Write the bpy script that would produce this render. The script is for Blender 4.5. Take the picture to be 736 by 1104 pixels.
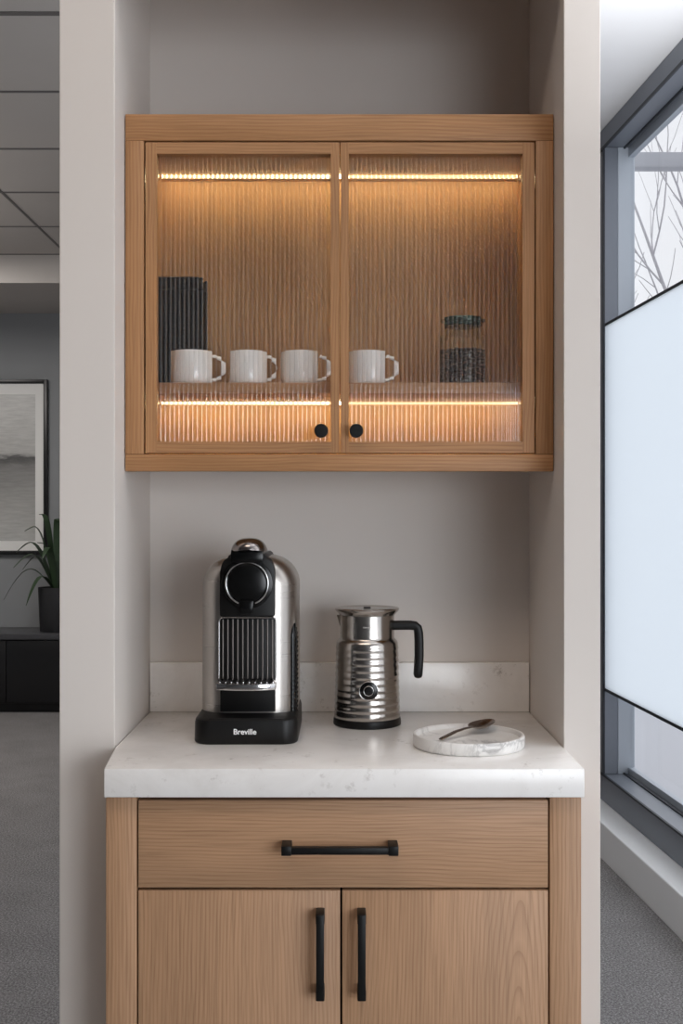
import bpy, bmesh, math, random
from mathutils import Vector, Matrix
random.seed(7)
PI = math.pi
sc = bpy.context.scene
COL = sc.collection
for o in list(bpy.data.objects):
    bpy.data.objects.remove(o)

# ------------------------------------------------------------------ camera
F, CX, CY, EYE = 1247.0, 368.0, 552.0, 1.23     # focal length in pixels of a 736 x 1104 frame
HZ = 555.0                                       # row of the horizon
cam_d = bpy.data.cameras.new('camera')
cam = bpy.data.objects.new('camera', cam_d); COL.objects.link(cam)
cam.location = (0, 0, EYE); cam.rotation_euler = (PI/2, 0, 0)
cam_d.sensor_fit = 'VERTICAL'; cam_d.sensor_height = 36.0
cam_d.lens = F/1104*36.0
cam_d.shift_y = (HZ-CY)/1104.0
cam_d.clip_start = 0.05; cam_d.clip_end = 200
sc.camera = cam

# ------------------------------------------------------------------ world, daylight, exposure
w = bpy.data.worlds.new('sky'); sc.world = w; w.use_nodes = True
bg = w.node_tree.nodes['Background']
bg.inputs['Color'].default_value = (0.95, 0.96, 1.0, 1); bg.inputs['Strength'].default_value = 0.98

def area(name, loc, rot, sx, sy, power, color):
    l = bpy.data.lights.new(name, 'AREA'); l.shape = 'RECTANGLE'; l.size = sx; l.size_y = sy
    l.energy = power; l.color = color
    o = bpy.data.objects.new(name, l); COL.objects.link(o); o.location = loc; o.rotation_euler = rot
    return o
WTH = 0.0665                                     # the window wall runs at a slight angle to the niche
# daylight through the long window beside and behind the camera
area('daylight_window', (1.68, -0.9, 0.95), (0, PI/2, WTH), 1.3, 4.4, 9, (0.88, 0.94, 1.0))
k_ = area('daylight_window_key', (1.50, -1.1, 1.10), (0, 0, 0), 1.6, 1.3, 9.3, (0.90, 0.95, 1.0))
k_.data.spread = math.radians(80)
k_.rotation_euler = (Vector((-.20, 1.75, .62))-k_.location).to_track_quat('-Z', 'Y').to_euler()
# bright side of the overcast sky
sun_d = bpy.data.lights.new('bright_sky_side', 'SUN'); sun_d.energy = 1.3; sun_d.angle = math.radians(100); sun_d.color = (0.92, 0.96, 1.0)
sun = bpy.data.objects.new('bright_sky_side', sun_d); COL.objects.link(sun)
sun.rotation_euler = Vector((-.75, -.35, -.5)).to_track_quat('-Z', 'Y').to_euler()
# added fill lamps, no fixtures: two shine down, two up at the ceiling
area('fill_down_near', (-0.3, 0.45, 2.69), (0, 0, 0), 1.2, 0.6, 10.5, (1.0, 0.84, 0.70))  # unseen warm lamp, placed to light the worktop from above
area('fill_up_near', (0.97, 2.0, 1.75), (PI, 0, 0), 0.16, 1.8, 48, (0.94, 0.97, 1.0))  # unseen, added to lift the ceiling and sill on the right
area('fill_down_far', (-2.4, 5.6, 2.69), (0, 0, 0), 0.6, 1.2, 30, (1.0, 0.96, 0.92))  # unseen, added to brighten the room on the left
area('fill_up_far', (-2.6, 4.4, 2.1), (PI, 0, 0), 0.3, 2.4, 15, (1.0, 0.95, 0.90))  # unseen, turned upwards to raise the left room's ceiling

vs = sc.view_settings
sc.display_settings.display_device = 'sRGB'
vs.view_transform = 'Standard'; vs.look = 'None'; vs.gamma = 1.0; vs.use_curve_mapping = False
vs.exposure = 0.10
cy = sc.cycles
cy.max_bounces = 14; cy.transparent_max_bounces = 24; cy.transmission_bounces = 12
cy.diffuse_bounces = 5; cy.glossy_bounces = 5
cy.use_denoising = True
cy.sample_clamp_indirect = 6.0

# ------------------------------------------------------------------ small helpers
def PX(px, Y): return (px-CX)*Y/F
def PZ(py, Y): return EYE-(py-HZ)*Y/F

ORIGIN = {}
class MB:
    """collects shapes; build() links them as ONE mesh object"""
    def __init__(s): s.bm = bmesh.new()
    def add(s, bm, mat=None):
        me = bpy.data.meshes.new('tmp'); bm.to_mesh(me); bm.free()
        if mat is not None: me.transform(mat)
        s.bm.from_mesh(me); bpy.data.meshes.remove(me); return s
    def box(s, x0, x1, y0, y1, z0, z1, bev=0.0, seg=2):
        b = bmesh.new(); bmesh.ops.create_cube(b, size=1)
        for v in b.verts:
            v.co = Vector(((x0+x1)/2+v.co.x*(x1-x0), (y0+y1)/2+v.co.y*(y1-y0), (z0+z1)/2+v.co.z*(z1-z0)))
        if bev > 0:
            bmesh.ops.bevel(b, geom=b.edges[:], offset=bev, segments=seg, affect='EDGES', profile=0.5)
        return s.add(b)
    def loft(s, rings, cap=True, closed=True):
        b = bmesh.new(); vr = [[b.verts.new(p) for p in r] for r in rings]
        n = len(rings[0])
        for i in range(len(vr)-1):
            for j in range(n if closed else n-1):
                k = (j+1) % n
                b.faces.new((vr[i][j], vr[i][k], vr[i+1][k], vr[i+1][j]))
        if cap:
            b.faces.new(list(reversed(vr[0]))); b.faces.new(vr[-1])
        bmesh.ops.recalc_face_normals(b, faces=b.faces[:])
        return s.add(b)
    def lathe(s, prof, c=(0,0,0), n=48, mat=None):
        b = bmesh.new(); rows = []
        for r, z in prof:
            if r < 1e-6: rows.append([b.verts.new((0,0,z))])
            else: rows.append([b.verts.new((r*math.cos(2*PI*k/n), r*math.sin(2*PI*k/n), z)) for k in range(n)])
        for a, d in zip(rows, rows[1:]):
            for k in range(n):
                q = (k+1) % n
                if len(a) == 1 and len(d) == 1: continue
                if len(a) == 1: b.faces.new((a[0], d[q], d[k]))
                elif len(d) == 1: b.faces.new((a[k], a[q], d[0]))
                else: b.faces.new((a[k], a[q], d[q], d[k]))
        bmesh.ops.recalc_face_normals(b, faces=b.faces[:])
        m = Matrix.Translation(c) if mat is None else Matrix.Translation(c) @ mat
        return s.add(b, m)
    def tube(s, pts, rad, n=12, shape=None, up=None, cap=True):
        """sweep of a round (or given 2D) section along pts; rad: number or list"""
        P = [Vector(p) for p in pts]; rings = []
        R = rad if isinstance(rad, (list, tuple)) else [rad]*len(P)
        if shape is None: shape = [(math.cos(2*PI*k/n), math.sin(2*PI*k/n)) for k in range(n)]
        t0 = (P[1]-P[0]).normalized()
        u = Vector(up) if up else (Vector((0,0,1)) if abs(t0.z) < .9 else Vector((1,0,0)))
        for i, p in enumerate(P):
            t = ((P[min(i+1, len(P)-1)]-p).normalized() + (p-P[max(i-1, 0)]).normalized()).normalized()
            u = (u - t*u.dot(t)).normalized(); v = t.cross(u)
            rings.append([p + (u*a+v*c)*R[i] for a, c in shape])
        return s.loft(rings, cap)
    def ring(s, c, R, r, a0=0, a1=2*PI, n=64, m=10, axis='y'):
        full = abs(a1-a0) > 2*PI-1e-4
        pts = []
        for k in range(n if full else n+1):
            a = a0+(a1-a0)*k/n
            pts.append((a, Vector((math.cos(a), 0, math.sin(a))) if axis == 'y' else Vector((math.cos(a), math.sin(a), 0))))
        ax = Vector((0,1,0)) if axis == 'y' else Vector((0,0,1))
        rings = [[Vector(c)+d*(R+r*math.cos(2*PI*j/m))+ax*(r*math.sin(2*PI*j/m)) for j in range(m)] for a, d in pts]
        if full: rings.append(rings[0])
        return s.loft(rings, not full)
    def prism(s, poly, y0, y1, bev=0.0, seg=2, plane='xz'):
        """polygon in the xz (or xy) plane pushed through y0..y1 (z0..z1)"""
        b = bmesh.new()
        mk = (lambda p, t: (p[0], t, p[1])) if plane == 'xz' else (lambda p, t: (p[0], p[1], t))
        f = b.faces.new([b.verts.new(mk(p, y0)) for p in poly])
        r = bmesh.ops.extrude_face_region(b, geom=[f])
        d = (0, y1-y0, 0) if plane == 'xz' else (0, 0, y1-y0)
        bmesh.ops.translate(b, vec=d, verts=[e for e in r['geom'] if isinstance(e, bmesh.types.BMVert)])
        bmesh.ops.recalc_face_normals(b, faces=b.faces[:])
        if bev > 0:
            big = [e for e in b.edges if len(e.link_faces) == 2 and e.calc_face_angle(0) > 0.9]
            bmesh.ops.bevel(b, geom=big, offset=bev, segments=seg, affect='EDGES', profile=0.5)
        return s.add(b)
    def disc(s, c, r, y0, y1, n=40, bev=0.0):
        """round plate facing the camera (axis along y)"""
        return s.prism([(c[0]+r*math.cos(2*PI*k/n), c[1]+r*math.sin(2*PI*k/n)) for k in range(n)], y0, y1, bev)
    def build(s, name, m, parent=None, smooth=35, loc=None):
        me = bpy.data.meshes.new(name)
        bmesh.ops.remove_doubles(s.bm, verts=s.bm.verts[:], dist=1e-6)
        o0 = ORIGIN[parent.name] if parent is not None else (Vector(loc) if loc is not None else Vector((0,0,0)))
        bmesh.ops.translate(s.bm, vec=-o0, verts=s.bm.verts[:])
        if smooth:
            for f in s.bm.faces: f.smooth = True
            for e in s.bm.edges:
                if len(e.link_faces) == 2 and e.calc_face_angle(0) > math.radians(smooth): e.smooth = False
        s.bm.to_mesh(me); s.bm.free()
        o = bpy.data.objects.new(name, me); COL.objects.link(o)
        if m is not None: me.materials.append(m)
        if parent is not None: o.parent = parent
        elif loc is not None: o.location = loc
        ORIGIN[o.name] = o0
        return o

def tag(o, label, cat, group=None, kind=None):
    o['label'] = label; o['category'] = cat
    if group: o['group'] = group
    if kind: o['kind'] = kind
    return o
def thing(name, loc, label, cat, group=None):
    o = bpy.data.objects.new(name, None); COL.objects.link(o); o.location = loc
    o.empty_display_size = 0.05; ORIGIN[o.name] = Vector(loc)
    return tag(o, label, cat, group)
def struct(o):
    o['kind'] = 'structure'; return o
def copy_tree(o, parent=None):
    c = o.copy(); COL.objects.link(c); c.parent = parent
    for ch in list(o.children): copy_tree(ch, c)
    return c

# ------------------------------------------------------------------ materials
def srgb(r, g, b):
    f = lambda c: (c/255/12.92) if c/255 <= .04045 else ((c/255+.055)/1.055)**2.4
    return (f(r), f(g), f(b), 1)
def new_mat(name):
    m = bpy.data.materials.new(name); m.use_nodes = True
    return m, m.node_tree.nodes, m.node_tree.links, m.node_tree.nodes['Principled BSDF']
def plain(name, col, rough=.5, metal=0.0, coat=0.0, spec=.5, aniso=0.0):
    m, N, L, p = new_mat(name)
    p.inputs['Base Color'].default_value = col; p.inputs['Roughness'].default_value = rough
    p.inputs['Metallic'].default_value = metal; p.inputs['Coat Weight'].default_value = coat
    p.inputs['Specular IOR Level'].default_value = spec
    return m
def coords(N, L, scale=(1,1,1), off=(0,0,0), kind='Object'):
    t = N.new('ShaderNodeTexCoord'); mp = N.new('ShaderNodeMapping')
    mp.inputs['Scale'].default_value = scale; mp.inputs['Location'].default_value = off
    L.new(t.outputs[kind], mp.inputs['Vector']); return mp.outputs['Vector']
def noise(N, L, vec, scale, detail=4, rough=.55, dist=0.0):
    n = N.new('ShaderNodeTexNoise'); n.inputs['Scale'].default_value = scale
    n.inputs['Detail'].default_value = detail; n.inputs['Roughness'].default_value = rough
    n.inputs['Distortion'].default_value = dist; L.new(vec, n.inputs['Vector']); return n.outputs['Fac']
def ramp(N, L, fac, stops):
    r = N.new('ShaderNodeValToRGB'); e = r.color_ramp.elements
    while len(e) < len(stops): e.new(.5)
    for i, (p, c) in enumerate(stops): e[i].position = p; e[i].color = c
    L.new(fac, r.inputs['Fac']); return r.outputs['Color']
def math_(N, L, op, a, b=None):
    n = N.new('ShaderNodeMath'); n.operation = op
    for i, v in enumerate((a, b)):
        if v is None: continue
        if isinstance(v, (int, float)): n.inputs[i].default_value = v
        else: L.new(v, n.inputs[i])
    return n.outputs[0]
def mixc(N, L, fac, a, b, mode='MIX'):
    n = N.new('ShaderNodeMix'); n.data_type = 'RGBA'; n.blend_type = mode
    for sock, v in ((n.inputs['Factor'], fac), (n.inputs[6], a), (n.inputs[7], b)):
        if isinstance(v, (int, float)): sock.default_value = v
        elif isinstance(v, tuple): sock.default_value = v
        else: L.new(v, sock)
    return n.outputs[2]
def bump(N, L, p, h, strength=.2, dist=.001):
    b = N.new('ShaderNodeBump'); b.inputs['Strength'].default_value = strength; b.inputs['Distance'].default_value = dist
    L.new(h, b.inputs['Height']); L.new(b.outputs['Normal'], p.inputs['Normal'])

def oak(name, along, light, mid, dark, across0=0.0, d0=.03, slope=.09, seed=0.0, ring=.0052):
    """plain-sawn oak: the cut through tilted growth rings gives the cathedral figure"""
    m, N, L, p = new_mat(name)
    t = N.new('ShaderNodeTexCoord'); sx = N.new('ShaderNodeSeparateXYZ'); L.new(t.outputs['Object'], sx.inputs[0])
    al, ac = (sx.outputs['X'], sx.outputs['Z']) if along == 'x' else (sx.outputs['Z'], sx.outputs['X'])
    ac = math_(N, L, 'ADD', ac, math_(N, L, 'MULTIPLY', sx.outputs['Y'], .8))
    cb = N.new('ShaderNodeCombineXYZ'); L.new(math_(N, L, 'MULTIPLY', al, 3.0), cb.inputs[0]); L.new(math_(N, L, 'MULTIPLY', ac, 9.0), cb.inputs[1]); cb.inputs[2].default_value = seed
    wob = noise(N, L, cb.outputs[0], 1.0, 3, .5)
    a2 = math_(N, L, 'SUBTRACT', ac, across0)
    dd = math_(N, L, 'ADD', math_(N, L, 'MULTIPLY', al, slope), d0)
    r = math_(N, L, 'SQRT', math_(N, L, 'ADD', math_(N, L, 'MULTIPLY', a2, a2), math_(N, L, 'MULTIPLY', dd, dd)))
    r = math_(N, L, 'ADD', r, math_(N, L, 'MULTIPLY', wob, .03))
    g = math_(N, L, 'FRACT', math_(N, L, 'DIVIDE', r, ring))
    cf = N.new('ShaderNodeCombineXYZ'); L.new(math_(N, L, 'MULTIPLY', al, 9.0), cf.inputs[0]); L.new(math_(N, L, 'MULTIPLY', ac, 420.0), cf.inputs[1]); cf.inputs[2].default_value = seed+3
    fib = noise(N, L, cf.outputs[0], 1.0, 3, .6)
    cl = N.new('ShaderNodeCombineXYZ'); L.new(math_(N, L, 'MULTIPLY', al, 2.0), cl.inputs[0]); L.new(math_(N, L, 'MULTIPLY', ac, 14.0), cl.inputs[1]); cl.inputs[2].default_value = seed+8
    big = noise(N, L, cl.outputs[0], 1.0, 2, .5)
    c1 = ramp(N, L, g, [(0, mid), (.35, light), (.75, mid), (.97, dark), (1, mid)])
    c2 = mixc(N, L, .58, c1, mid)
    fr = ramp(N, L, fib, [(.30, (.72,.70,.68,1)), (.52, (1,1,1,1)), (.75, (1.10,1.09,1.07,1))])
    c3 = mixc(N, L, .8, c2, fr, 'MULTIPLY')
    br = ramp(N, L, big, [(.3, (.90,.89,.88,1)), (.7, (1.07,1.06,1.05,1))])
    c4 = mixc(N, L, 1.0, c3, br, 'MULTIPLY')
    L.new(c4, p.inputs['Base Color']); p.inputs['Roughness'].default_value = .48
    p.inputs['Specular IOR Level'].default_value = .35
    bump(N, L, p, fib, .12, .0006)
    return m

OL, OM, OD = srgb(190,152,119), srgb(174,137,106), srgb(140,104,77)
UL, UM, UD = srgb(182,138,98), srgb(167,123,84), srgb(134,93,58)
oak_drawer = oak('oak drawer front', 'x', OL, OM, OD, across0=-.06, d0=.02, slope=.10, seed=1)
oak_door_l = oak('oak door left', 'z', OL, OM, OD, across0=-.06, d0=.05, slope=-.10, seed=2.3)
oak_door_r = oak('oak door right', 'z', OL, OM, OD, across0=.085, d0=.05, slope=-.10, seed=4.1)
oak_stile = oak('oak stile', 'z', OL, OM, OD, across0=.5, d0=.0, slope=.02, seed=5.7)
oak_up_v = oak('oak upright', 'z', UL, UM, UD, across0=.6, d0=.0, slope=.02, seed=7.7)
oak_up_h = oak('oak rail', 'x', UL, UM, UD, across0=.27, d0=.012, slope=.05, seed=9.2)
oak_in = oak('oak inside', 'z', srgb(190,150,104), srgb(172,132,88), srgb(136,98,60), across0=.05, d0=.03, slope=-.07, seed=11.5)
oak_shelf = oak('oak shelf', 'x', UL, UM, UD, across0=.4, d0=.03, slope=.02, seed=12.5)

def paint(name, col, rough=.7):
    m, N, L, p = new_mat(name)
    v = coords(N, L)
    n = noise(N, L, v, 2.5, 3, .5)
    lo = tuple(c*.97 for c in col[:3])+(1,)
    L.new(ramp(N, L, n, [(.3, lo), (.7, col)]), p.inputs['Base Color'])
    p.inputs['Roughness'].default_value = rough; p.inputs['Specular IOR Level'].default_value = .3
    bump(N, L, p, noise(N, L, v, 260, 2, .5), .05, .0004)
    return m
wall_paint = paint('warm white wall paint', srgb(219,212,206))
grey_paint = paint('grey wall paint', srgb(148,150,152))
ceil_paint = paint('white ceiling paint', srgb(232,231,232))
tile_paint = paint('ceiling tile', srgb(196,190,185), .9)
grid_metal = plain('ceiling grid', srgb(112,108,106), .6)

def quartz():
    m, N, L, p = new_mat('white quartz')
    v = coords(N, L)
    a = noise(N, L, v, 7, 6, .65, .6); b = noise(N, L, v, 55, 4, .7)
    c1 = ramp(N, L, a, [(.30, srgb(226,222,218)), (.55, srgb(238,235,232)), (.75, srgb(242,240,238))])
    c2 = ramp(N, L, b, [(.28, srgb(196,191,186)), (.40, (1,1,1,1))])
    k = noise(N, L, v, 11, 2, .5)
    f = ramp(N, L, k, [(.44, (0,0,0,1)), (.60, (1,1,1,1))])
    L.new(mixc(N, L, f, c1, mixc(N, L, .8, c1, c2, 'MULTIPLY')), p.inputs['Base Color'])
    p.inputs['Roughness'].default_value = .22
    return m
quartz_m = quartz()
def marble():
    m, N, L, p = new_mat('white marble')
    v = coords(N, L, (1,1,.6))
    a = noise(N, L, v, 11, 5, .6, 1.6)
    d = math_(N, L, 'ABSOLUTE', math_(N, L, 'SUBTRACT', a, .5))
    vein = ramp(N, L, d, [(0, (1,1,1,1)), (.035, (.25,.25,.25,1)), (.10, (0,0,0,1))])
    k = ramp(N, L, noise(N, L, v, 9, 2, .5), [(.46, (0,0,0,1)), (.62, (1,1,1,1))])
    fac = math_(N, L, 'MULTIPLY', math_(N, L, 'MULTIPLY', vein, k), .75)
    base = ramp(N, L, noise(N, L, v, 5, 3, .5), [(.3, srgb(224,221,217)), (.7, srgb(240,238,235))])
    L.new(mixc(N, L, fac, base, srgb(140,137,135)), p.inputs['Base Color'])
    p.inputs['Roughness'].default_value = .3
    return m
marble_m = marble()
def carpet():
    m, N, L, p = new_mat('grey loop carpet')
    v = coords(N, L)
    a = noise(N, L, v, 170, 3, .75); b = noise(N, L, v, 5, 3, .6)
    c = ramp(N, L, a, [(.30, srgb(84,82,82)), (.5, srgb(138,135,135)), (.70, srgb(190,187,186))])
    c2 = mixc(N, L, 1.0, c, ramp(N, L, b, [(.3, (.88,.88,.88,1)), (.7, (1.05,1.05,1.05,1))]), 'MULTIPLY')
    L.new(c2, p.inputs['Base Color']); p.inputs['Roughness'].default_value = 1.0
    p.inputs['Specular IOR Level'].default_value = .1
    bump(N, L, p, a, .8, .004)
    return m
carpet_m = carpet()
def brushed(name, col, rough, streak='x', amt=.12, bumpy=.05):
    m, N, L, p = new_mat(name)
    sc_ = {'x': (6, 6, 700), 'z': (600, 600, 4)}[streak]
    n = noise(N, L, coords(N, L, sc_), 1.0, 2, .5)
    p.inputs['Base Color'].default_value = col; p.inputs['Metallic'].default_value = 1.0
    rr = math_(N, L, 'ADD', math_(N, L, 'MULTIPLY', n, amt), rough-amt/2)
    L.new(rr, p.inputs['Roughness'])
    bump(N, L, p, n, bumpy, .0002)
    return m
steel = brushed('brushed steel', srgb(178,172,166), .30, 'x')
steel_kettle = brushed('polished steel', srgb(184,178,172), .20, 'x', .08, .03)
chrome = plain('chrome', srgb(205,203,202), .12, 1.0)
dark_chrome = plain('smoked chrome', srgb(150,143,140), .18, 1.0)
spoon_steel = plain('spoon steel', srgb(150,138,130), .22, 1.0)
black_gloss = plain('black gloss plastic', srgb(9,9,9), .2, spec=.35)
black_satin = plain('black satin plastic', srgb(12,11,11), .42, spec=.3)
black_metal = plain('black powder-coated metal', srgb(9,9,9), .45, spec=.3)
lit_rib = plain('lit grey ribs', srgb(120,114,110), .3, .7)  # ribs are black; their lit edges are put into this grey
white_print = plain('white print', srgb(235,235,235), .5)
silver_print = plain('silver print', srgb(190,184,178), .35, .7)
porcelain = plain('white porcelain', srgb(238,236,233), .18, 0, .4)
gap_black = plain('shadow gap', srgb(24,16,12), .9)
bean_m = plain('roasted coffee', srgb(78,52,38), .38)
lid_m = plain('green tinted lid', srgb(58,74,62), .2, .3)
win_metal = plain('anthracite window metal', srgb(116,121,130), .38, .25)
win_dark = plain('dark window seal', srgb(30,34,42), .5)
sash_metal = plain('grey sash metal', srgb(172,179,188), .4, .2)
sill_m = plain('white sill enamel', srgb(238,239,240), .4)
furn_black = plain('black lacquered sideboard', srgb(24,24,26), .35)
furn_top = plain('dark sideboard top', srgb(74,74,77), .3)
pot_m = plain('charcoal pot', srgb(44,44,46), .55)
leaf_m = plain('dark green leaf', srgb(54,74,50), .42)
mat_m = plain('white picture mount', srgb(244,243,240), .8)
cuboid_m = plain('charcoal canister enamel', srgb(20,18,17), .7, spec=.2)
bark_m = plain('pale bark', srgb(188,186,190), .9)
concrete_m = plain('concrete', srgb(176,178,184), .85)
paving_m = plain('pale paving', srgb(190,192,198), .9)
soil_m = plain('soil', srgb(40,30,24), 1.0)

def see_through(name, clear, ior, tint=(1,1,1,1), rough=0.0):
    """glass: part of the light passes straight, part is bent"""
    m, N, L, p = new_mat(name); N.remove(p)
    out = N['Material Output']
    t = N.new('ShaderNodeBsdfTransparent'); t.inputs['Color'].default_value = tint
    g = N.new('ShaderNodeBsdfGlass'); g.inputs['IOR'].default_value = ior; g.inputs['Roughness'].default_value = rough
    g.inputs['Color'].default_value = tint
    mx = N.new('ShaderNodeMixShader'); mx.inputs[0].default_value = 1-clear
    L.new(t.outputs[0], mx.inputs[1]); L.new(g.outputs[0], mx.inputs[2]); L.new(mx.outputs[0], out.inputs['Surface'])
    return m
def pane(name, tint, refl=.06):
    m, N, L, p = new_mat(name); N.remove(p); out = N['Material Output']
    t = N.new('ShaderNodeBsdfTransparent'); t.inputs['Color'].default_value = tint
    g = N.new('ShaderNodeBsdfGlossy'); g.inputs['Roughness'].default_value = .02
    mx = N.new('ShaderNodeMixShader'); mx.inputs[0].default_value = refl
    L.new(t.outputs[0], mx.inputs[1]); L.new(g.outputs[0], mx.inputs[2]); L.new(mx.outputs[0], out.inputs['Surface'])
    return m
def reeded_glass(name, x0, pitch):
    """shallow reeds; the fine valley between two reeds is less polished and catches the light"""
    m = see_through(name, 0.0, 1.045, (.985,.985,.985,1), 0.0)
    N, L = m.node_tree.nodes, m.node_tree.links
    out = N['Material Output']
    gl = N.new('ShaderNodeBsdfGlossy'); gl.inputs['Roughness'].default_value = .08
    m1 = N.new('ShaderNodeMixShader'); m1.inputs[0].default_value = .07
    L.new(N['Mix Shader'].outputs[0], m1.inputs[1]); L.new(gl.outputs[0], m1.inputs[2])
    t = N.new('ShaderNodeTexCoord'); q = N.new('ShaderNodeSeparateXYZ'); L.new(t.outputs['Object'], q.inputs[0])
    f = math_(N, L, 'FRACT', math_(N, L, 'DIVIDE', math_(N, L, 'SUBTRACT', q.outputs['X'], x0), pitch))
    v = math_(N, L, 'GREATER_THAN', math_(N, L, 'ABSOLUTE', math_(N, L, 'SUBTRACT', f, .5)), .40)
    tr = N.new('ShaderNodeBsdfTranslucent'); tr.inputs['Color'].default_value = (.9,.9,.88,1)
    df = N.new('ShaderNodeBsdfDiffuse'); df.inputs['Color'].default_value = (.9,.9,.88,1)
    m2 = N.new('ShaderNodeMixShader'); m2.inputs[0].default_value = .12
    L.new(tr.outputs[0], m2.inputs[1]); L.new(df.outputs[0], m2.inputs[2])
    m3 = N.new('ShaderNodeMixShader'); L.new(math_(N, L, 'MULTIPLY', v, .09), m3.inputs[0])
    L.new(m1.outputs[0], m3.inputs[1]); L.new(m2.outputs[0], m3.inputs[2]); L.new(m3.outputs[0], out.inputs['Surface'])
    return m
jar_glass = see_through('jar glass', .70, 1.35, (.97,.985,.975,1))
window_glass = pane('window glass', (.975,.98,.985,1))
def frosted():
    m, N, L, p = new_mat('frosted glass'); N.remove(p); out = N['Material Output']
    t = N.new('ShaderNodeBsdfTranslucent'); t.inputs['Color'].default_value = (.93,.96,.98,1)
    g = N.new('ShaderNodeBsdfGlossy'); g.inputs['Roughness'].default_value = .35
    mx = N.new('ShaderNodeMixShader'); mx.inputs[0].default_value = .05
    L.new(t.outputs[0], mx.inputs[1]); L.new(g.outputs[0], mx.inputs[2]); L.new(mx.outputs[0], out.inputs['Surface'])
    return m
frosted_m = frosted()
def led():
    m, N, L, p = new_mat('warm LED tape')
    p.inputs['Base Color'].default_value = (1,.9,.75,1)
    t = N.new('ShaderNodeTexCoord'); q = N.new('ShaderNodeSeparateXYZ'); L.new(t.outputs['Object'], q.inputs[0])
    f = math_(N, L, 'FRACT', math_(N, L, 'DIVIDE', q.outputs['X'], .00749))      # one diode every 7 mm
    d = math_(N, L, 'LESS_THAN', math_(N, L, 'ABSOLUTE', math_(N, L, 'SUBTRACT', f, .5)), .30)
    p.inputs['Emission Color'].default_value = (1.0, .80, .44, 1)
    L.new(math_(N, L, 'ADD', math_(N, L, 'MULTIPLY', d, 46.0), .7), p.inputs['Emission Strength'])
    return m
led_m = led()
def artwork():
    m, N, L, p = new_mat('abstract grey print')
    v = coords(N, L, (1.2, 1, 6))
    t = N.new('ShaderNodeTexCoord'); s = N.new('ShaderNodeSeparateXYZ'); L.new(t.outputs['Object'], s.inputs[0])
    n = noise(N, L, v, 3, 5, .6, .5)
    h = math_(N, L, 'ADD', s.outputs['Z'], math_(N, L, 'MULTIPLY', math_(N, L, 'SUBTRACT', n, .5), .16))
    h2 = math_(N, L, 'DIVIDE', h, .96)
    c = ramp(N, L, h2, [(0, srgb(205,205,202)), (.35, srgb(178,177,174)), (.60, srgb(140,139,137)), (.655, srgb(88,87,87)), (.69, srgb(196,195,192)), (1, srgb(222,221,218))])
    f = noise(N, L, coords(N, L, (3,1,22)), 3, 4, .6)
    L.new(mixc(N, L, .35, c, ramp(N, L, f, [(.3, (.5,.5,.5,1)), (.7, (1.15,1.15,1.15,1))]), 'MULTIPLY'), p.inputs['Base Color'])
    p.inputs['Roughness'].default_value = .6
    return m
art_m = artwork()

# ------------------------------------------------------------------ the room
CEIL = 2.713
YB, YN, YC = 1.950, 1.645, 1.502          # niche back wall, niche front, worktop front
NL, NR = -0.3225, 0.3160                  # inner faces of the niche
OLX, ORX = PX(64, YN), PX(647, YN)        # outer faces of the niche block
def wx(y, off): return .958+off-.0666*(y-3.687)      # X of the window wall at depth y
struct(MB().prism([(-4.6, -3.6), (wx(-3.6,.3), -3.6), (wx(7.7,.3), 7.7), (-4.6, 7.7)], -.06, 0, 0, 2, 'xy').build('floor', carpet_m, smooth=0))
struct(MB().box(-4.6, OLX+.1, -3.6, 7.7, CEIL, CEIL+.08).build('ceiling', tile_paint, smooth=0))
struct(MB().prism([(OLX+.1, -3.6), (wx(-3.6,.2), -3.6), (wx(7.7,.2), 7.7), (OLX+.1, 7.7)], CEIL, CEIL+.08, 0, 2, 'xy').build('ceiling_right', ceil_paint, smooth=0))
struct(MB().box(-4.6, wx(7.6,.1), 7.6, 7.75, 0, CEIL).build('wall_far', grey_paint, smooth=0))
struct(MB().box(-4.75, -4.6, -3.6, 7.7, 0, CEIL).build('wall_west', grey_paint, smooth=0))
struct(MB().box(-4.6, wx(-3.6,.1), -3.75, -3.6, 0, CEIL).build('wall_rear', grey_paint, smooth=0))
SOF = 2.12
struct(MB().box(OLX, NL, YN, YB, 0, CEIL, .0012).build('wall_niche_left', wall_paint, smooth=0))
struct(MB().box(NR, ORX, YN, YB, 0, CEIL, .0012).build('wall_niche_right', wall_paint, smooth=0))
struct(MB().box(OLX, ORX, YB, YB+.12, 0, CEIL).build('wall_niche_back', wall_paint, smooth=0))
struct(MB().box(NL, NR, YN, YB, SOF, CEIL).box(NL, NR, YN, YN+.008, 1.983, SOF).build('wall_niche_top_shade_lip', wall_paint, smooth=0))  # thin front drop is added, out of view, to shade the upper niche
# bulkhead of the far room and the grid of its tiled ceiling
struct(MB().box(-4.6, OLX+.3, 6.60, 7.6, 2.553, CEIL).build('trim_bulkhead', tile_paint, smooth=0))
g = MB()
for k in range(-8, 6):
    y = 3.418+.632*k
    hw = .011 if k == 0 else .006
    g.box(-4.6, OLX, y-hw, y+hw, CEIL-.004, CEIL+.001)
for x in (-1.56, -2.82, -4.08):
    g.box(x-.006, x+.006, -3.6, 6.6, CEIL-.0035, CEIL+.001)
struct(g.build('trim_ceiling_grid', grid_metal, smooth=0))

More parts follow.
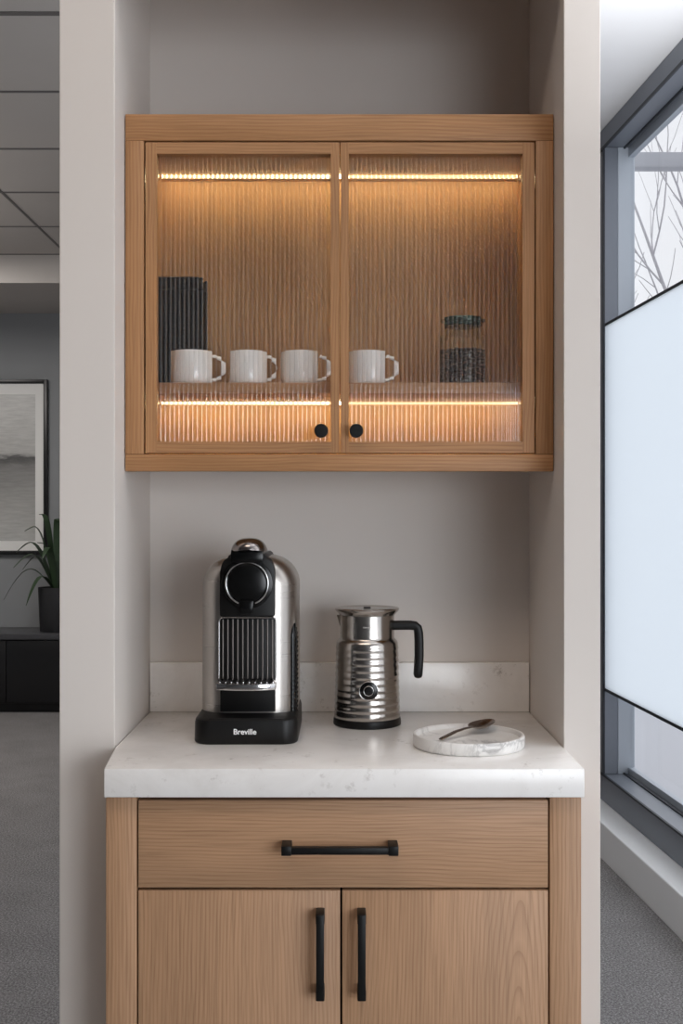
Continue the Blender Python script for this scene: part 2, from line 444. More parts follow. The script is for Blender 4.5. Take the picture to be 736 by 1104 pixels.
# the window wall, built in its own frame: x outwards, y away from the camera, z up
WO = Vector((.958, 3.687, 0)); YJ, YE = .735, -7.6
def wplace(o):
    o.location = WO; o.rotation_euler = (0, 0, WTH); return o
struct(wplace(MB().box(0, .205, YE, YJ+.30, 0, .130, .004).build('trim_sill', sill_m, smooth=0)))
struct(wplace(MB().box(.0, .20, YJ+.30, 4.2, 0, CEIL).build('wall_east', wall_paint, smooth=0)))
win = MB().box(.096, .205, YE, YJ+.3, .130, .237, .003).box(.096, .205, YE, YJ+.3, 2.638, CEIL, .003)
win.box(.096, .150, YJ, YJ+.3, .237, 2.638, .003)
for y in (-1.55, -3.6, -5.6): win.box(.12, .205, y-.03, y+.03, .237, 2.638, .003)
win = struct(wplace(win.build('window_1', win_metal, smooth=0)))
ORIGIN[win.name] = Vector((0,0,0))
s = MB().box(.150, .215, YJ-.0, YJ+.3, .237, 2.638, .002)
s.box(.190, .215, YE, YJ, .237, .262, .002).box(.190, .215, YE, YJ, 2.60, 2.638, .002)
s.build('sash', sash_metal, win, smooth=0)
s = MB().box(.088, .0955, YE, YJ+.3, .232, .239).box(.172, .179, YE, YJ, 2.632, 2.6385).box(.170, .1765, YE, YJ, .2365, .242)
s.box(.0885, .0955, YE, YJ+.3, 2.628, 2.638)
s.box(.090, .0965, YJ-.008, YJ+.004, .24, 2.636)
s.build('seal', win_dark, win, smooth=0)
MB().box(.200, .204, YE, YJ, .262, 2.60).build('glass_pane', window_glass, win, smooth=0)
MB().box(.098, .106, -1.52, YJ-.002, .567, 1.950).build('frosted_panel', frosted_m, win, smooth=0)
MB().box(.096, .108, -1.52, YJ-.002, .556, .567, .001).box(.096, .108, -1.52, YJ-.002, 1.950, 1.961, .001).build('panel_edge', win_dark, win, smooth=0)
struct(wplace(MB().box(.10, .205, YE, YJ+.3, CEIL, CEIL+.1).build('trim_head', ceil_paint, smooth=0)))

# outside: paving, low kerb, canopy beam and bare tree
struct(MB().box(1.3, 60, -20, 80, -.30, -.22).build('ground', paving_m, smooth=0))
t = thing('kerb', (3.2, 9.5, -.22), 'low pale concrete kerb running across the paving outside the window', 'kerb')
MB().box(1.6, 9.0, 9.3, 9.7, -.22, .08, .02).build('kerb_block', concrete_m, t)
t = thing('crossbar', (2.6, 7.0, -.22), 'grey steel canopy beam crossing outside the upper window pane', 'crossbar')  # horizontal bar outside, drawn as a beam on two posts
zb = PZ(174.5, 7.0)
MB().box(1.38, 4.2, 6.95, 7.05, zb-.045, zb+.045, .005).build('beam', concrete_m, t)
for x in (1.44, 4.14): MB().box(x-.05, x+.05, 6.96, 7.04, -.22, zb-.045, .005).build('post', concrete_m, t)

def tree(base, h, seed):
    rnd = random.Random(seed)
    root = thing('bare_tree', base, 'leafless pale tree with thin branches outside the window', 'tree')
    tr = MB(); br = MB()
    def grow(mb, p, d, ln, r, depth):
        n = 4; pts = [p]; q = p.copy(); dd = d.copy(); rr = [r]
        for i in range(n):
            dd = (dd + Vector((rnd.uniform(-1,1), rnd.uniform(-1,1), rnd.uniform(-.4,.8)))*.13).normalized()
            q = q+dd*ln/n; pts.append(q.copy()); rr.append(r*(1-.42*(i+1)/n))
        mb.tube(pts, rr, 6)
        if depth == 0: return
        for k in range(3 if depth > 1 else 4):
            i = rnd.randint(1, n); a = rnd.uniform(0, 2*PI)
            side = Vector((math.cos(a), math.sin(a), rnd.uniform(.2, .7))).normalized()
            nd = (dd*.8+side*.75).normalized()
            grow(br, pts[i], nd, ln*rnd.uniform(.62, .8), rr[i]*.62, depth-1)
        grow(br, pts[-1], dd, ln*.75, rr[-1], depth-1)
    grow(tr, Vector(base), Vector((.08,0,1)).normalized(), h*.36, .075, 4)
    tr.build('trunk', bark_m, root); br.build('branches', bark_m, root)
tree((2.75, 9.9, -.22), 5.2, 11)

# ------------------------------------------------------------------ furniture of the niche
# base cabinet
YF = 1.515                                # its front
def bx(px): return PX(px, YF)
def bz(py): return PZ(py, YF)
TOPU = PZ(860, YC)                        # underside of the worktop
bc = thing('base_cabinet', (0, 1.7, 0), 'light oak base cabinet with black bar handles under the white worktop', 'cabinet')
x0, x1 = bx(114), bx(626.5)
m = MB().box(x0+.004, x1-.004, YF+.022, YB-.003, .08, TOPU-.004, 0)
m.box(x0+.03, x1-.03, YF+.06, YB-.01, 0, .081)
m.build('carcass', gap_black, bc, smooth=0)
MB().box(x0, bx(147), YF, YF+.25, .08, TOPU-.003, .0012).build('stile', oak_stile, bc)
MB().box(bx(592.5), x1, YF, YF+.25, .08, TOPU-.003, .0012).build('stile', oak_stile, bc)
MB().box(bx(147), bx(592.5), YF+.002, YF+.022, .08, .118, .0012).build('bottom_rail', oak_drawer, bc)
dr = MB().box(bx(148.8), bx(590.8), YF+.001, YF+.023, bz(957.3), bz(863.2), .001).build('drawer', oak_drawer, bc)
YH = 1.487
def bar(mb, xa, xb, za, zb, horiz):
    mb.box(xa, xb, YH, YH+.010, za, zb, .0012)
    if horiz:
        for p, q in ((xa, xa+.013), (xb-.013, xb)): mb.box(p, q, YH-.0015, YF+.001, za-.0008, zb+.0022, .001)
    else:
        for p, q in ((za, za+.012), (zb-.012, zb)): mb.box(xa-.0005, xb+.0005, YH+.002, YF+.001, p-.0005, q+.0005, .001)
    return mb
bar(MB(), PX(303, YH), PX(429.5, YH), PZ(922.0, YH), PZ(914.2, YH), True).build('bar_handle', black_metal, dr)
for (pa, pb, mt, h0, h1) in ((148.8, 366.6, oak_door_l, 340.6, 349.2), (368.8, 590.8, oak_door_r, 385.6, 394.2)):
    d = MB().box(bx(pa), bx(pb), YF+.001, YF+.023, .122, bz(960.3), .001).build('door', mt, bc)
    bar(MB(), PX(h0, YH), PX(h1, YH), PZ(1080, YH), PZ(987, YH), False).build('bar_handle', black_metal, d)

# worktop, tapering slightly where it steps out of the niche
wt = MB().prism([(NL+.0015, YB-.001), (NR-.0015, YB-.001), (NR-.0015, YN-.002), (PX(630, YC), YC), (PX(112, YC), YC), (NL+.0015, YN-.002)], TOPU, .9, .0015, 2, 'xy').build('worktop', quartz_m, smooth=30)
tag(wt, 'white quartz worktop resting on the oak base cabinet in the niche', 'worktop')
bs = MB().box(NL+.0015, NR-.0015, YB-.013, YB-.0005, .9002, PZ(714.5, YB-.013), .001).build('backsplash', quartz_m)
tag(bs, 'low grey-white quartz upstand along the back wall behind the worktop', 'backsplash')

# wall cabinet
YU = 1.718
def ux(px): return PX(px, YU)
def uz(py): return PZ(py, YU)
wc = thing('wall_cabinet', (0, 1.83, uz(508)), 'oak wall cabinet with lit ribbed-glass doors hung in the niche', 'cabinet')
L0, R0, B0, T0 = max(ux(135), NL+.0012), min(ux(598.5), NR-.0012), uz(508), uz(123)
BC = B0+.008
m = MB().box(L0, L0+.018, YU+.02, YB-.002, BC, T0).box(R0-.018, R0, YU+.02, YB-.002, BC, T0)
m.box(L0+.018, R0-.018, YU+.02, YB-.002, BC, B0+.024)
m.box(L0+.018, R0-.018, YU+.02, YB-.002, uz(152)+.002, T0)
m.build('carcass', oak_in, wc, smooth=0)
MB().box(L0+.018, R0-.018, YB-.016, YB-.003, B0+.024, uz(152)+.002).build('back_panel', oak_in, wc, smooth=0)
MB().box(L0, ux(155), YU, YU+.02, uz(489.6), uz(151.6), .0008).build('stile', oak_up_v, wc)
MB().box(ux(577.5), R0, YU, YU+.02, uz(489.6), uz(151.6), .0008).build('stile', oak_up_v, wc)
MB().box(L0, R0, YU, YU+.02, uz(151.4), T0, .0008).build('top_rail', oak_up_h, wc)
MB().box(L0, R0, YU, YU+.02, B0, uz(489.8), .0008).build('bottom_rail', oak_up_h, wc)
YG0, YG1 = YU+.008, YU+.0125
def reed_pane(xa, xb, za, zb, pitch=.0068, depth=.0011):
    n = round((xb-xa)/pitch); k = 10
    pts = []
    for i in range(n*k+1):
        x = xa+(xb-xa)*i/(n*k); ph = (i/k) % 1.0
        pts.append((x, YG0+depth*(1-math.sin(PI*ph)**.8)))
    b = bmesh.new()
    fr = [[b.verts.new((x, y, z)) for x, y in pts] for z in (za, zb)]
    bk = [[b.verts.new((x, YG1, z)) for x in (xa, xb)] for z in (za, zb)]
    for i in range(len(pts)-1):
        f = b.faces.new((fr[0][i], fr[0][i+1], fr[1][i+1], fr[1][i]))
    b.faces.new((bk[0][1], bk[0][0], bk[1][0], bk[1][1]))
    b.faces.new((bk[0][0], fr[0][0], fr[1][0], bk[1][0])); b.faces.new((fr[0][-1], bk[0][1], bk[1][1], fr[1][-1]))
    b.faces.new(fr[1]+[bk[1][1], bk[1][0]]); b.faces.new(list(reversed(fr[0]))+[bk[0][0], bk[0][1]])
    bmesh.ops.recalc_face_normals(b, faces=b.faces[:])
    return MB().add(b)
def frame_mesh(xs, zs, y0, y1):
    b = bmesh.new(); V = {}
    for i, x in enumerate(xs):
        for k, z in enumerate(zs):
            for q, y in enumerate((y0, y1)): V[i,k,q] = b.verts.new((x, y, z))
    cell = lambda i, k: 0 <= i < 3 and 0 <= k < 3 and (i, k) != (1, 1)
    for i in range(3):
        for k in range(3):
            if not cell(i, k): continue
            for q in (0, 1): b.faces.new([V[i,k,q], V[i+1,k,q], V[i+1,k+1,q], V[i,k+1,q]])
            for (di, dk, e) in ((-1,0,((i,k),(i,k+1))), (1,0,((i+1,k),(i+1,k+1))), (0,-1,((i,k),(i+1,k))), (0,1,((i,k+1),(i+1,k+1)))):
                if not cell(i+di, k+dk): b.faces.new([V[e[0]+(0,)], V[e[1]+(0,)], V[e[1]+(1,)], V[e[0]+(1,)]])
    bmesh.ops.recalc_face_normals(b, faces=b.faces[:])
    return MB().add(b)
for (pa, pb, ga, gb, kx) in ((156.8, 365.8, 168.5, 356.5, 346.3), (367.2, 576.0, 375.8, 563.2, 383.8)):
    zt, zb_, gt, gb_ = uz(153.4), uz(488.2), uz(165.5), uz(476)
    d = frame_mesh([ux(pa), ux(ga), ux(gb), ux(pb)], [zb_, gb_, gt, zt], YU+.0005, YU+.02).build('door', oak_up_v, wc, smooth=0)
    d.data.materials.append(oak_up_h)
    for f in d.data.polygons:
        if ux(ga)-1e-4 < f.center.x < ux(gb)+1e-4: f.material_index = 1
    xa_, xb_ = ux(ga)-.0002, ux(gb)+.0002
    reed_pane(xa_, xb_, gb_-.0002, gt+.0002).build('glass_pane', reeded_glass('reeded glass', xa_, (xb_-xa_)/round((xb_-xa_)/.0068)), d, smooth=50)
    kz = uz(465.3)
    MB().lathe([(0,0), (.0060,0), (.0050,.006), (.0052,.010), (.0098,.012), (.0104,.0145), (.0104,.020), (.0096,.0218), (0,.0222)],
               (ux(kx), YU+.0005, kz), 32, Matrix.Rotation(PI/2, 4, 'X')).build('knob', black_metal, d, smooth=40)
YS = 1.760
SH = PZ(412.5, YS)                         # top of the shelf
SB = PZ(424, YS)
MB().box(L0+.018, R0-.018, YS, YB-.016, SB, SH, .0008).build('shelf', oak_shelf, wc)
for zt in (SB, uz(152)+.002):
    s = MB().box(L0+.022, R0-.022, YB-.0515, YB-.045, zt-.0034, zt, .0006).build('led_strip', led_m, wc)
    s['label'] = 'glowing warm LED strip'

# coffee machine
mx = -.1381
cm = thing('coffee_machine', (mx, 1.79, .9), 'brushed steel pod coffee machine with black base on the left of the worktop', 'coffee machine')
def rrect(xa, xb, ya, yb, r, n=8, r2=None):
    pts = []
    for cx_, cy_, a, rr in ((xb, yb, 0, r2 or r), (xa, yb, PI/2, r2 or r), (xa, ya, PI, r), (xb, ya, 1.5*PI, r)):
        ccx = cx_-rr if cx_ == xb else cx_+rr; ccy = cy_-rr if cy_ == yb else cy_+rr
        for k in range(n+1): pts.append((ccx+rr*math.cos(a+PI/2*k/n), ccy+rr*math.sin(a+PI/2*k/n)))
    return pts
def lift(poly, z): return [Vector((x, y, z)) for x, y in poly]
BW, BZ = .0752, .937
rings = []
for z, i in ((.9, .0025), (.9015, .0008), (.904, 0), (.930, .0005), (.9345, .0015), (BZ, .0045)):
    rings.append(lift(rrect(mx-BW+i, mx+BW-i, 1.659+i, 1.90-i, .022, 8, .06), z))
MB().loft(rings).build('base', black_satin, cm)
HW, BT, BF = .0720, 1.1675, 1.711
rings = []
R = .046
zs = [BZ, .95]+[BT-R+R*math.sin(PI/2*k/12) for k in range(0, 13)]
for z in zs:
    q = max(0.0, z-(BT-R)); ins = R-math.sqrt(max(R*R-q*q, 0))
    iy = ins*.45
    rings.append(lift(rrect(mx-HW+ins, mx+HW-ins, BF+iy, 1.89-iy, max(.040-ins*.5, .012), 8, .05), z))
MB().loft(rings).build('body', steel, cm, smooth=40)
# black brewing head with its ring and spout
def sym(pts): return [(mx+x, z) for x, z in pts]+[(mx-x, z) for x, z in reversed(pts)]
hp = [(.0392, 1.0805), (.0402, 1.083), (.0404, 1.10), (.0404, 1.140)]
for k in range(1, 9):
    a = PI/2*k/8; hp.append((.029+.0114*math.cos(a), 1.140+.026*math.sin(a)))
hp += [(.0275, 1.170), (.024, 1.1725)]
MB().prism(sym(hp), 1.695, 1.86, .0015).build('brewing_head', black_satin, cm)
rc = (mx+.0003, PZ(629, 1.69))
MB().disc(rc, .0375, 1.688, 1.697, 56, .0015).disc(rc, .0285, 1.683, 1.69, 56, .002).build('head_disc', black_gloss, cm)
MB().ring((rc[0], 1.6872, rc[1]), .0306, .0017, -PI/2+.40, 1.5*PI-.40, 72).build('chrome_ring', chrome, cm, smooth=60)
MB().prism([(rc[0]-.0100, rc[1]-.024), (rc[0]+.0100, rc[1]-.024), (rc[0]+.0095, rc[1]-.033), (rc[0]+.0078, rc[1]-.044), (rc[0]-.0078, rc[1]-.044), (rc[0]-.0095, rc[1]-.033)], 1.676, 1.69, .0015).build('spout', black_gloss, cm)
# lever on the top
lc = Vector((mx+.0026, 1.700, PZ(592, 1.69)))
rings = []
for k in range(11):
    a = PI/2*k/10
    c_, s_ = max(math.cos(a), .02), math.sin(a)
    rings.append([lc+Vector((.0265*c_**.7*math.cos(t), .032*c_**.7*math.sin(t), .0162*s_-.0034*abs(math.cos(t))*c_**2)) for t in [2*PI*j/40 for j in range(40)]])
MB().loft(rings).build('lever', dark_chrome, cm, smooth=50)
MB().prism(sym([(.0225, 1.160), (.0240, 1.168), (.0225, 1.1785)]), 1.684, 1.80, .001).build('lever_hinge', black_gloss, cm)
# ribbed front grille
gz1, gz0 = PZ(665.5, 1.705), PZ(731.5, 1.705)
m = MB().box(mx-.0405, mx+.0405, 1.704, 1.716, .940, gz1-.001, .0005)
m.build('front_panel', black_satin, cm)
m = MB()
for k in range(11):
    x = mx-.0365+.0073*k
    m.tube([(x, 1.7036, gz0), (x, 1.7036, gz1-.003)], .0011, 8)
m.build('grille', lit_rib, cm, smooth=50)
gp = [(mx-.0422, 1.7035, gz0)]
for k in range(7):
    a = PI-PI/2*k/6; gp.append((mx-.0422+.007+.007*math.cos(a), 1.7035, gz1-.007+.007*math.sin(a)))
for k in range(7):
    a = PI/2-PI/2*k/6; gp.append((mx+.0422-.007+.007*math.cos(a), 1.7035, gz1-.007+.007*math.sin(a)))
gp.append((mx+.0422, 1.7035, gz0))
MB().tube(gp, .0010, 8, up=(0,1,0)).build('grille_frame', chrome, cm, smooth=50)
# cup stand with slotted top
cz = .9877
poly = []
for k in range(13):
    t = -1+2*k/12; poly.append((mx+.0430*t, 1.660+.010*abs(t)**2.6))
poly += [(mx+.0430, 1.7165), (mx-.0430, 1.7165)]
MB().prism(poly, cz-.0105, cz-.0012, .0008, 2, 'xy').build('cup_stand', chrome, cm)
m = MB()
for k in range(10):
    x = mx-.0385+.00855*k
    m.box(x-.0013, x+.0013, 1.668+.004*abs((x-mx)/.04)**2, 1.7135, cz-.0012, cz+.0012, .0004)
m.build('slotted_grid', chrome, cm)
MB().box(mx-.036, mx+.036, 1.672, 1.712, cz-.0013, cz-.0006).build('drip_opening', black_satin, cm)
# ribbed water tank showing at the right shoulder
m = MB(); tz0, tz1 = PZ(764, 1.76), PZ(667, 1.76); rings = []
for k in range(61):
    u = k/60; z = tz0+(tz1-tz0)*u
    e = min(1, math.sqrt(max(0.0, 1-(max(0, (u-.80)/.20))**2)))+.02
    rb = 1+.10*math.sin(u*60*2*PI/3)
    rings.append([Vector((mx+.0640+.0085*e*rb*math.cos(t), 1.738+.013*e*math.sin(t), z)) for t in [2*PI*j/20 for j in range(20)]])
m.loft(rings).build('water_tank', black_gloss, cm, smooth=60)

def text(name, body, width, loc, mat, parent, bold=0.0):
    cu = bpy.data.curves.new(name, 'FONT'); cu.body = body; cu.size = 1; cu.align_x = 'CENTER'; cu.align_y = 'CENTER'
    cu.offset = bold; cu.extrude = .02
    o = bpy.data.objects.new(name, cu); COL.objects.link(o)
    bpy.context.view_layer.update()
    dg = bpy.context.evaluated_depsgraph_get()
    me = bpy.data.meshes.new_from_object(o.evaluated_get(dg))
    bpy.data.objects.remove(o); bpy.data.curves.remove(cu)
    xs = [v.co.x for v in me.vertices]; ys = [v.co.y for v in me.vertices]
    k = width/(max(xs)-min(xs)); c = ((max(xs)+min(xs))/2, (max(ys)+min(ys))/2)
    me.transform(Matrix.Rotation(PI/2, 4, 'X') @ Matrix.Scale(k, 4) @ Matrix.Translation((-c[0], -c[1], 0)))
    me.materials.clear(); me.materials.append(mat); me.name = name
    r = bpy.data.objects.new(name, me); COL.objects.link(r); r.parent = parent
    r.location = Vector(loc)-ORIGIN[parent.name]
    return r
text('lettering', 'Breville', .0325, (PX(264, 1.6585), 1.6587, PZ(789, 1.6585)), white_print, cm, .022)

# milk frother
fx, fy = PX(395.6, 1.826), 1.826
mf = thing('milk_frother', (fx, fy, .9), 'ribbed steel milk frother jug with black side handle beside the coffee machine', 'milk frother')
C = (fx, fy, 0)
MB().lathe([(0,.9), (.0515,.9), (.0532,.9012), (.0535,.904), (.0530,.910), (.0522,.9118), (0,.9118)], C, 64).build('base_ring', black_satin, mf)
prof = [(0,.9119), (.0514,.9119), (.0520,.914), (.0519,.920)]
z0_, z1_, nr = .922, 1.026, 10
for k in range(nr*8+1):
    u = k/(nr*8)
    prof.append((.0519-.0027*u-.0007*(.5+.5*math.cos(2*PI*nr*u)), z0_+(z1_-z0_)*u))
prof += [(.0482, 1.0290), (.0470,1.0318), (.0446,1.0345), (.0430,1.0362), (.0427,1.0385), (.0427,1.068), (.0429,1.0725), (0,1.0725)]
MB().lathe(prof, C, 72).build('jug', steel_kettle, mf, smooth=45)
MB().lathe([(0,1.0727), (.0435,1.0727), (.0450,1.0745), (.0490,1.0785), (.0503,1.0805), (.0506,1.0825), (.0495,1.0838), (.0445,1.0832), (.0435,1.0826), (0,1.0832)], C, 64).build('lid', steel_kettle, mf, smooth=35)
MB().lathe([(0,1.0832), (.006,1.0832), (.0055,1.0845), (0,1.0848)], C, 24).build('lid_knob', black_satin, mf)
MB().loft([[Vector((fx-.0415+.0, fy-.010*q, z)) if j == 0 else (Vector((fx-.0415-.0065*q, fy, z)) if j == 1 else Vector((fx-.0415, fy+.010*q, z))) for j in range(3)] for z, q in ((1.052,.15), (1.064,.6), (1.0722,1.0))]).build('pouring_lip', steel_kettle, mf)
bz_ = PZ(744.7, 1.776)
yb = fy-.0535
MB().disc((fx+.0010, bz_), .0137, yb-.0005, fy-.045, 40, .0012).build('button', black_gloss, mf)
MB().ring((fx+.0010, yb+.0004, bz_), .0142, .0008).ring((fx+.0010, yb-.0005, bz_), .0074, .0006).build('button_ring', chrome, mf, smooth=60)
hpts = [(420,674.2), (432,674.0), (442,674.0), (447.2,674.6), (450.0,677.0), (451.0,682), (451.5,692), (451.6,706), (451.0,718), (450.4,727), (450.2,729.6), (450.1,731)]
hr = [1.0]*9+[1.0,.8,.35]
sq = [(math.copysign(abs(math.cos(t))**.55, math.cos(t))*.0098, math.copysign(abs(math.sin(t))**.55, math.sin(t))*.0072) for t in [2*PI*j/24 for j in range(24)]]
MB().tube([(PX(p, fy), fy, PZ(q, fy)) for p, q in hpts], hr, shape=sq, up=(0,1,0)).build('handle', black_satin, mf, smooth=50)
m = MB()                                   # small worn marking on the neck: too faint to read
for k, (w_, h_) in enumerate(((1,2.2),(1.6,1.6),(1.6,1.6),(1.6,1.6),(1.4,1.6),(1.6,1.6),(.9,2.2),(1.6,1.6),(1.6,1.6))):
    a = (-.15+.038*k*1.25); zc = PZ(676.5, 1.784)
    px_, py_ = fx+.0428*math.sin(a), fy-.0428*math.cos(a)
    m.box(px_-w_*.0004, px_+w_*.0004, py_-.0002, py_+.0012, zc-.0012, zc-.0012+h_*.0011)
m.build('marking', silver_print, mf, smooth=0)

# marble tray and spoon
tx, ty = PX(505, 1.652), 1.652
tr = MB().lathe([(0,.9002), (.0765,.9002), (.0785,.9018), (.0792,.904), (.0792,.9155), (.0785,.9175), (.0765,.9182), (.0745,.9176), (.0735,.916), (.0722,.912), (.069,.9105), (0,.9105)], (tx, ty, 0), 96).build('tray', marble_m, loc=(tx, ty, .9))
tag(tr, 'round white marble tray with grey veins at the right of the worktop', 'tray')
A = Vector((PX(474.5, 1.632), 1.632, .9125)); B = Vector((PX(519.5, 1.697), 1.697, .9235))
d = (B-A); Ls = d.length; e = d.normalized(); side = Vector((-e.y, e.x, 0)).normalized()*-1; upv = side.cross(e); upv = upv if upv.z > 0 else -upv
m = MB(); rings = []
for u, wd, th in ((0,.0018,.0008), (.015,.0045,.0013), (.05,.0052,.0016), (.35,.0040,.0016), (.58,.0032,.0016), (.70,.0036,.0015), (.77,.006,.0014)):
    p = A+e*(Ls*u)+upv*(.0035*math.sin(PI*min(u/.8, 1)))
    rings.append([p+side*(wd*math.cos(t))+upv*(th*math.sin(t)) for t in [2*PI*j/14 for j in range(14)]])
m.loft(rings)
b = bmesh.new(); nu, nv = 10, 28; bc_ = B+upv*.0012
grid = []
for sgn, off in ((1, 0.0), (0, .0010)):
    rows = []
    for i in range(nu+1):
        rr = i/nu; row = []
        for j in range(nv):
            t = 2*PI*j/nv
            egg = 1+.10*math.cos(t)
            row.append(b.verts.new(bc_+e*(.0245*rr*math.cos(t))+side*(.0165*rr*math.sin(t)*(1-.12*math.cos(t)))+upv*(-.0070*(1-rr**2)-(off if True else 0))))
        rows.append(row)
    grid.append(rows)
for rows in grid:
    for i in range(nu):
        for j in range(nv):
            k = (j+1) % nv
            b.faces.new((rows[i][j], rows[i][k], rows[i+1][k], rows[i+1][j]))
for j in range(nv):
    k = (j+1) % nv
    b.faces.new((grid[0][-1][j], grid[0][-1][k], grid[1][-1][k], grid[1][-1][j]))
bmesh.ops.remove_doubles(b, verts=b.verts[:], dist=1e-5)
bmesh.ops.recalc_face_normals(b, faces=b.faces[:])
m.add(b)
sp = m.build('spoon', spoon_steel, loc=tuple(A), smooth=60)
tag(sp, 'small steel spoon lying across the round marble tray', 'spoon')

# mugs
def make_mug(name, cx_, cy_, r, h, label):
    t = thing(name, (cx_, cy_, SH), label, 'mug', 'white mugs on the cabinet shelf')
    z = SH
    MB().lathe([(0,z), (r*.78,z), (r*.90,z+.0015), (r*.97,z+.006), (r,z+.014), (r,z+h-.0015), (r-.0008,z+h), (r-.0022,z+h-.0008), (r-.0026,z+h-.004), (r-.003,z+.012), (r*.85,z+.005), (0,z+.004)], (cx_, cy_, 0), 56).build('cup', porcelain, t, smooth=50)
    pts = []
    for k in range(15):
        a = PI/2*.93-PI*.95*k/14
        pts.append((cx_+r-.0025+.0185*max(math.cos(a), 0)**.8, cy_, z+h*.53+h*.35*math.sin(a)))
    MB().tube(pts, .0026, 10, up=(0,1,0)).build('handle', porcelain, t, smooth=60)
    return t
ym = 1.812
make_mug('mug', PX(207, ym), ym, .0332, .0535, 'white mug nearest the left end of the lit shelf')
m2 = make_mug('mug', PX(267, ym), ym, .0290, .0535, 'second white mug from the left on the lit shelf')
for px_, lb in ((324, 'white mug third from the left, beside the middle door stile'), (396.5, 'white mug standing alone behind the right glass door')):
    c = copy_tree(m2); c.location = (PX(px_, ym), ym, SH); c['label'] = lb

# jar of coffee beans
jx, jy = PX(498.5, 1.825), 1.825
ja = thing('storage_jar', (jx, jy, SH), 'clear glass jar with green-tinted lid holding coffee beans', 'jar')
z = SH; jr = .0385
MB().lathe([(0,z), (jr-.003,z), (jr-.0006,z+.0015), (jr,z+.005), (jr,z+.070), (jr-.002,z+.078), (jr-.0075,z+.084), (jr-.0095,z+.088), (jr-.0095,z+.0945),
            (jr-.0115,z+.0945), (jr-.0115,z+.087), (jr-.0095,z+.0825), (jr-.004,z+.0765), (jr-.002,z+.069), (jr-.002,z+.005), (jr-.004,z+.003), (0,z+.003)], (jx, jy, 0), 64).build('glass_body', jar_glass, ja, smooth=50)
MB().lathe([(0,z+.0946), (.0300,z+.0946), (.0318,z+.0962), (.0318,z+.0995), (.0308,z+.1005), (.0322,z+.1012), (.0326,z+.1028), (.0326,z+.1066), (.0315,z+.1085), (0,z+.1092)], (jx, jy, 0), 56).build('lid', lid_m, ja, smooth=40)
rnd = random.Random(3)
m = MB(); bl = []
def bean(c, rot):
    b = bmesh.new(); bmesh.ops.create_uvsphere(b, u_segments=10, v_segments=7, radius=1)
    for v in b.verts:
        x, y, zz = v.co
        g_ = .28*math.exp(-(y*3.2)**2) if zz > 0 else 0
        v.co = Vector((x*.0056, y*.0040, (zz*(.0030 if zz > 0 else .0024))-g_*.0030*zz))
    m.add(b, Matrix.Translation(c) @ rot.to_matrix().to_4x4())
from mathutils import Euler
for lay in range(10):
    zc = z+.0105+lay*.0050
    for rr, n in ((.0300, 22), (.0215, 12)) if lay < 9 else ((.0298, 21), (.021, 13), (.011, 7), (.001, 1)):
        if lay < 8 and rr < .03: continue
        for k in range(n):
            a = 2*PI*(k+.5*(lay % 2))/n+rnd.uniform(-.06, .06)
            bean(Vector((jx+rr*math.cos(a), jy+rr*math.sin(a), zc+rnd.uniform(-.001, .001))), Euler((rnd.uniform(0,6), rnd.uniform(-.6,.6), rnd.uniform(0,6))))
m.lathe([(0,z+.0045), (.028,z+.0045), (.028,z+.051), (0,z+.051)], (jx, jy, 0), 24)
be = m.build('coffee_beans', bean_m, loc=(jx, jy, z), smooth=60)
tag(be, 'dark roasted coffee beans filling the glass jar', 'coffee beans', kind='stuff')

# dark cuboid standing in for the dark patch behind the left mug
yc = 1.885
cn = thing('cuboid', (PX(188, yc), yc, SH), 'tall charcoal canister blurred behind the leftmost mug in the cabinet', 'cuboid')
xa, xb, zt = L0+.0195, PX(222, yc), PZ(303, yc)
MB().loft([lift(rrect(xa+i, xb-i, yc-.038+i, yc+.036-i, .012), zz) for zz, i in ((SH+.0001,.002), (SH+.002,0), (zt-.022,0))]).build('container', cuboid_m, cn)
MB().loft([lift(rrect(xa+i, xb-i, yc-.038+i, yc+.036-i, .012), zz) for zz, i in ((zt-.021,.0025), (zt-.019,.0005), (zt-.002,.0005), (zt,.003))]).build('lid', cuboid_m, cn)

# ------------------------------------------------------------------ far room on the left
sb = thing('sideboard', (-2.1, 7.36, 0), 'low black sideboard against the grey wall in the far room', 'sideboard')
stp = PZ(683.5, 7.15)
MB().box(-3.1, -1.05, 7.15, 7.595, stp-.035, stp, .003).build('top', furn_top, sb)
MB().box(-3.08, -1.07, 7.175, 7.59, .06, stp-.035, .002).build('carcass', furn_black, sb)
MB().box(-3.02, -1.13, 7.22, 7.57, 0, .06).build('plinth', furn_black, sb)
for k in range(4):
    xa = -3.075+.502*k
    MB().box(xa, xa+.497, 7.157, 7.175, .07, stp-.045, .002).build('door', furn_black, sb)

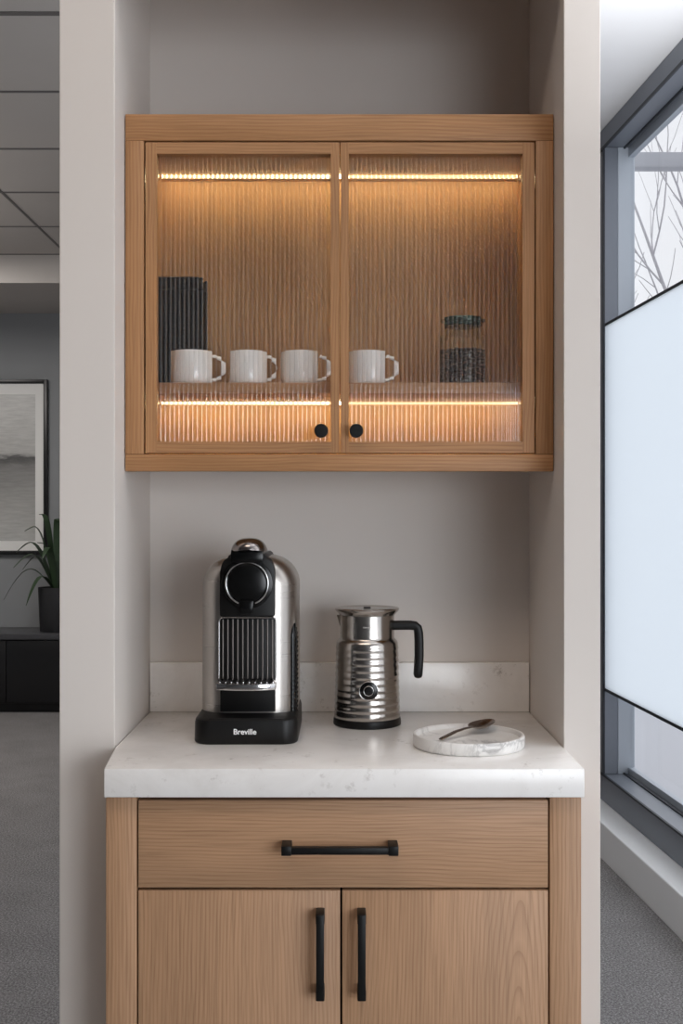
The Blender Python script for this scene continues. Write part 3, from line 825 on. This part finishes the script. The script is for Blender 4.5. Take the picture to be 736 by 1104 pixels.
pfy = 7.568
def fxp(px): return PX(px, pfy)
def fzp(py): return PZ(py, pfy)
pf = thing('framed_picture', ((fxp(-98)+fxp(51))/2, 7.59, fzp(598)), 'black-framed abstract grey picture on the far left wall', 'picture')
fw = .026
m = MB(); X0, X1, Z0, Z1 = fxp(-98), fxp(51), fzp(598), fzp(409)
m.box(X0, X0+fw, pfy, 7.599, Z0, Z1, .002).box(X1-fw, X1, pfy, 7.599, Z0, Z1, .002)
m.box(X0+fw, X1-fw, pfy, 7.599, Z1-fw, Z1, .002).box(X0+fw, X1-fw, pfy, 7.599, Z0, Z0+fw, .002)
m.build('frame', furn_black, pf)
MB().box(X0+fw, X1-fw, pfy+.012, 7.598, Z0+fw, Z1-fw).build('mount', mat_m, pf, smooth=0)
pr = MB().box(fxp(-85), fxp(37.5), pfy+.010, pfy+.0125, fzp(583), fzp(425)).build('print', art_m, pf, smooth=0)

yp = 7.33
pl = thing('potted_plant', (PX(60, yp), yp, stp), 'dark green plant with arching strap leaves in charcoal pot on the sideboard', 'plant')
pc = Vector((PX(61, yp), yp, 0)); pr_ = .115; pzt = PZ(633, yp)
MB().lathe([(0,stp+.0005), (pr_*.88,stp+.0005), (pr_*.9,stp+.004), (pr_,pzt-.004), (pr_,pzt), (pr_-.01,pzt), (pr_-.012,pzt-.03), (0,pzt-.03)], (pc.x, pc.y, 0), 40).build('pot', pot_m, pl, smooth=45)
MB().lathe([(0,pzt-.012), (pr_*.6,pzt-.015), (pr_-.0125,pzt-.022)], (pc.x, pc.y, 0), 24).build('soil', soil_m, pl)
m = MB(); rnd = random.Random(5)
def leaf(a, reach, rise, droop, wd):
    n = 12; dirv = Vector((math.cos(a), math.sin(a), 0)); sd = Vector((-math.sin(a), math.cos(a), 0)); rings = []
    for k in range(n+1):
        u = k/n
        p = pc+dirv*(.02+reach*u**1.15)+Vector((0,0,pzt-.02+rise*math.sin(PI*.5*min(1, u*1.35))-droop*max(0, u-.35)**2*2.2))
        wv = wd*(math.sin(PI*(.10+.9*u))**.7 if u < 1 else 0)+.0012
        rings.append([p-sd*wv, p+Vector((0,0,-.15*wv)), p+sd*wv, p+Vector((0,0,.004))])
    m.loft(rings)
for args in ((PI*1.02,.31,.17,.25,.020), (PI*.93,.26,.33,.10,.024), (PI*1.15,.18,.42,.05,.024), (PI*1.30,.22,.12,.22,.020), (PI*.80,.15,.48,.0,.022), (PI*1.6,.12,.46,.02,.024),
             (PI*.3,.25,.38,.12,.022), (PI*.05,.32,.30,.20,.022), (-PI*.2,.30,.22,.25,.022), (PI*.55,.18,.40,.1,.022), (PI*1.05,.10,.30,.0,.022), (PI*1.45,.20,.30,.10,.022), (PI*.98,.20,.24,.12,.020), (PI*1.2,.26,.26,.12,.022), (PI*.1,.12,.45,.0,.022)):
    leaf(*args)
m.build('foliage', leaf_m, pl, smooth=60)
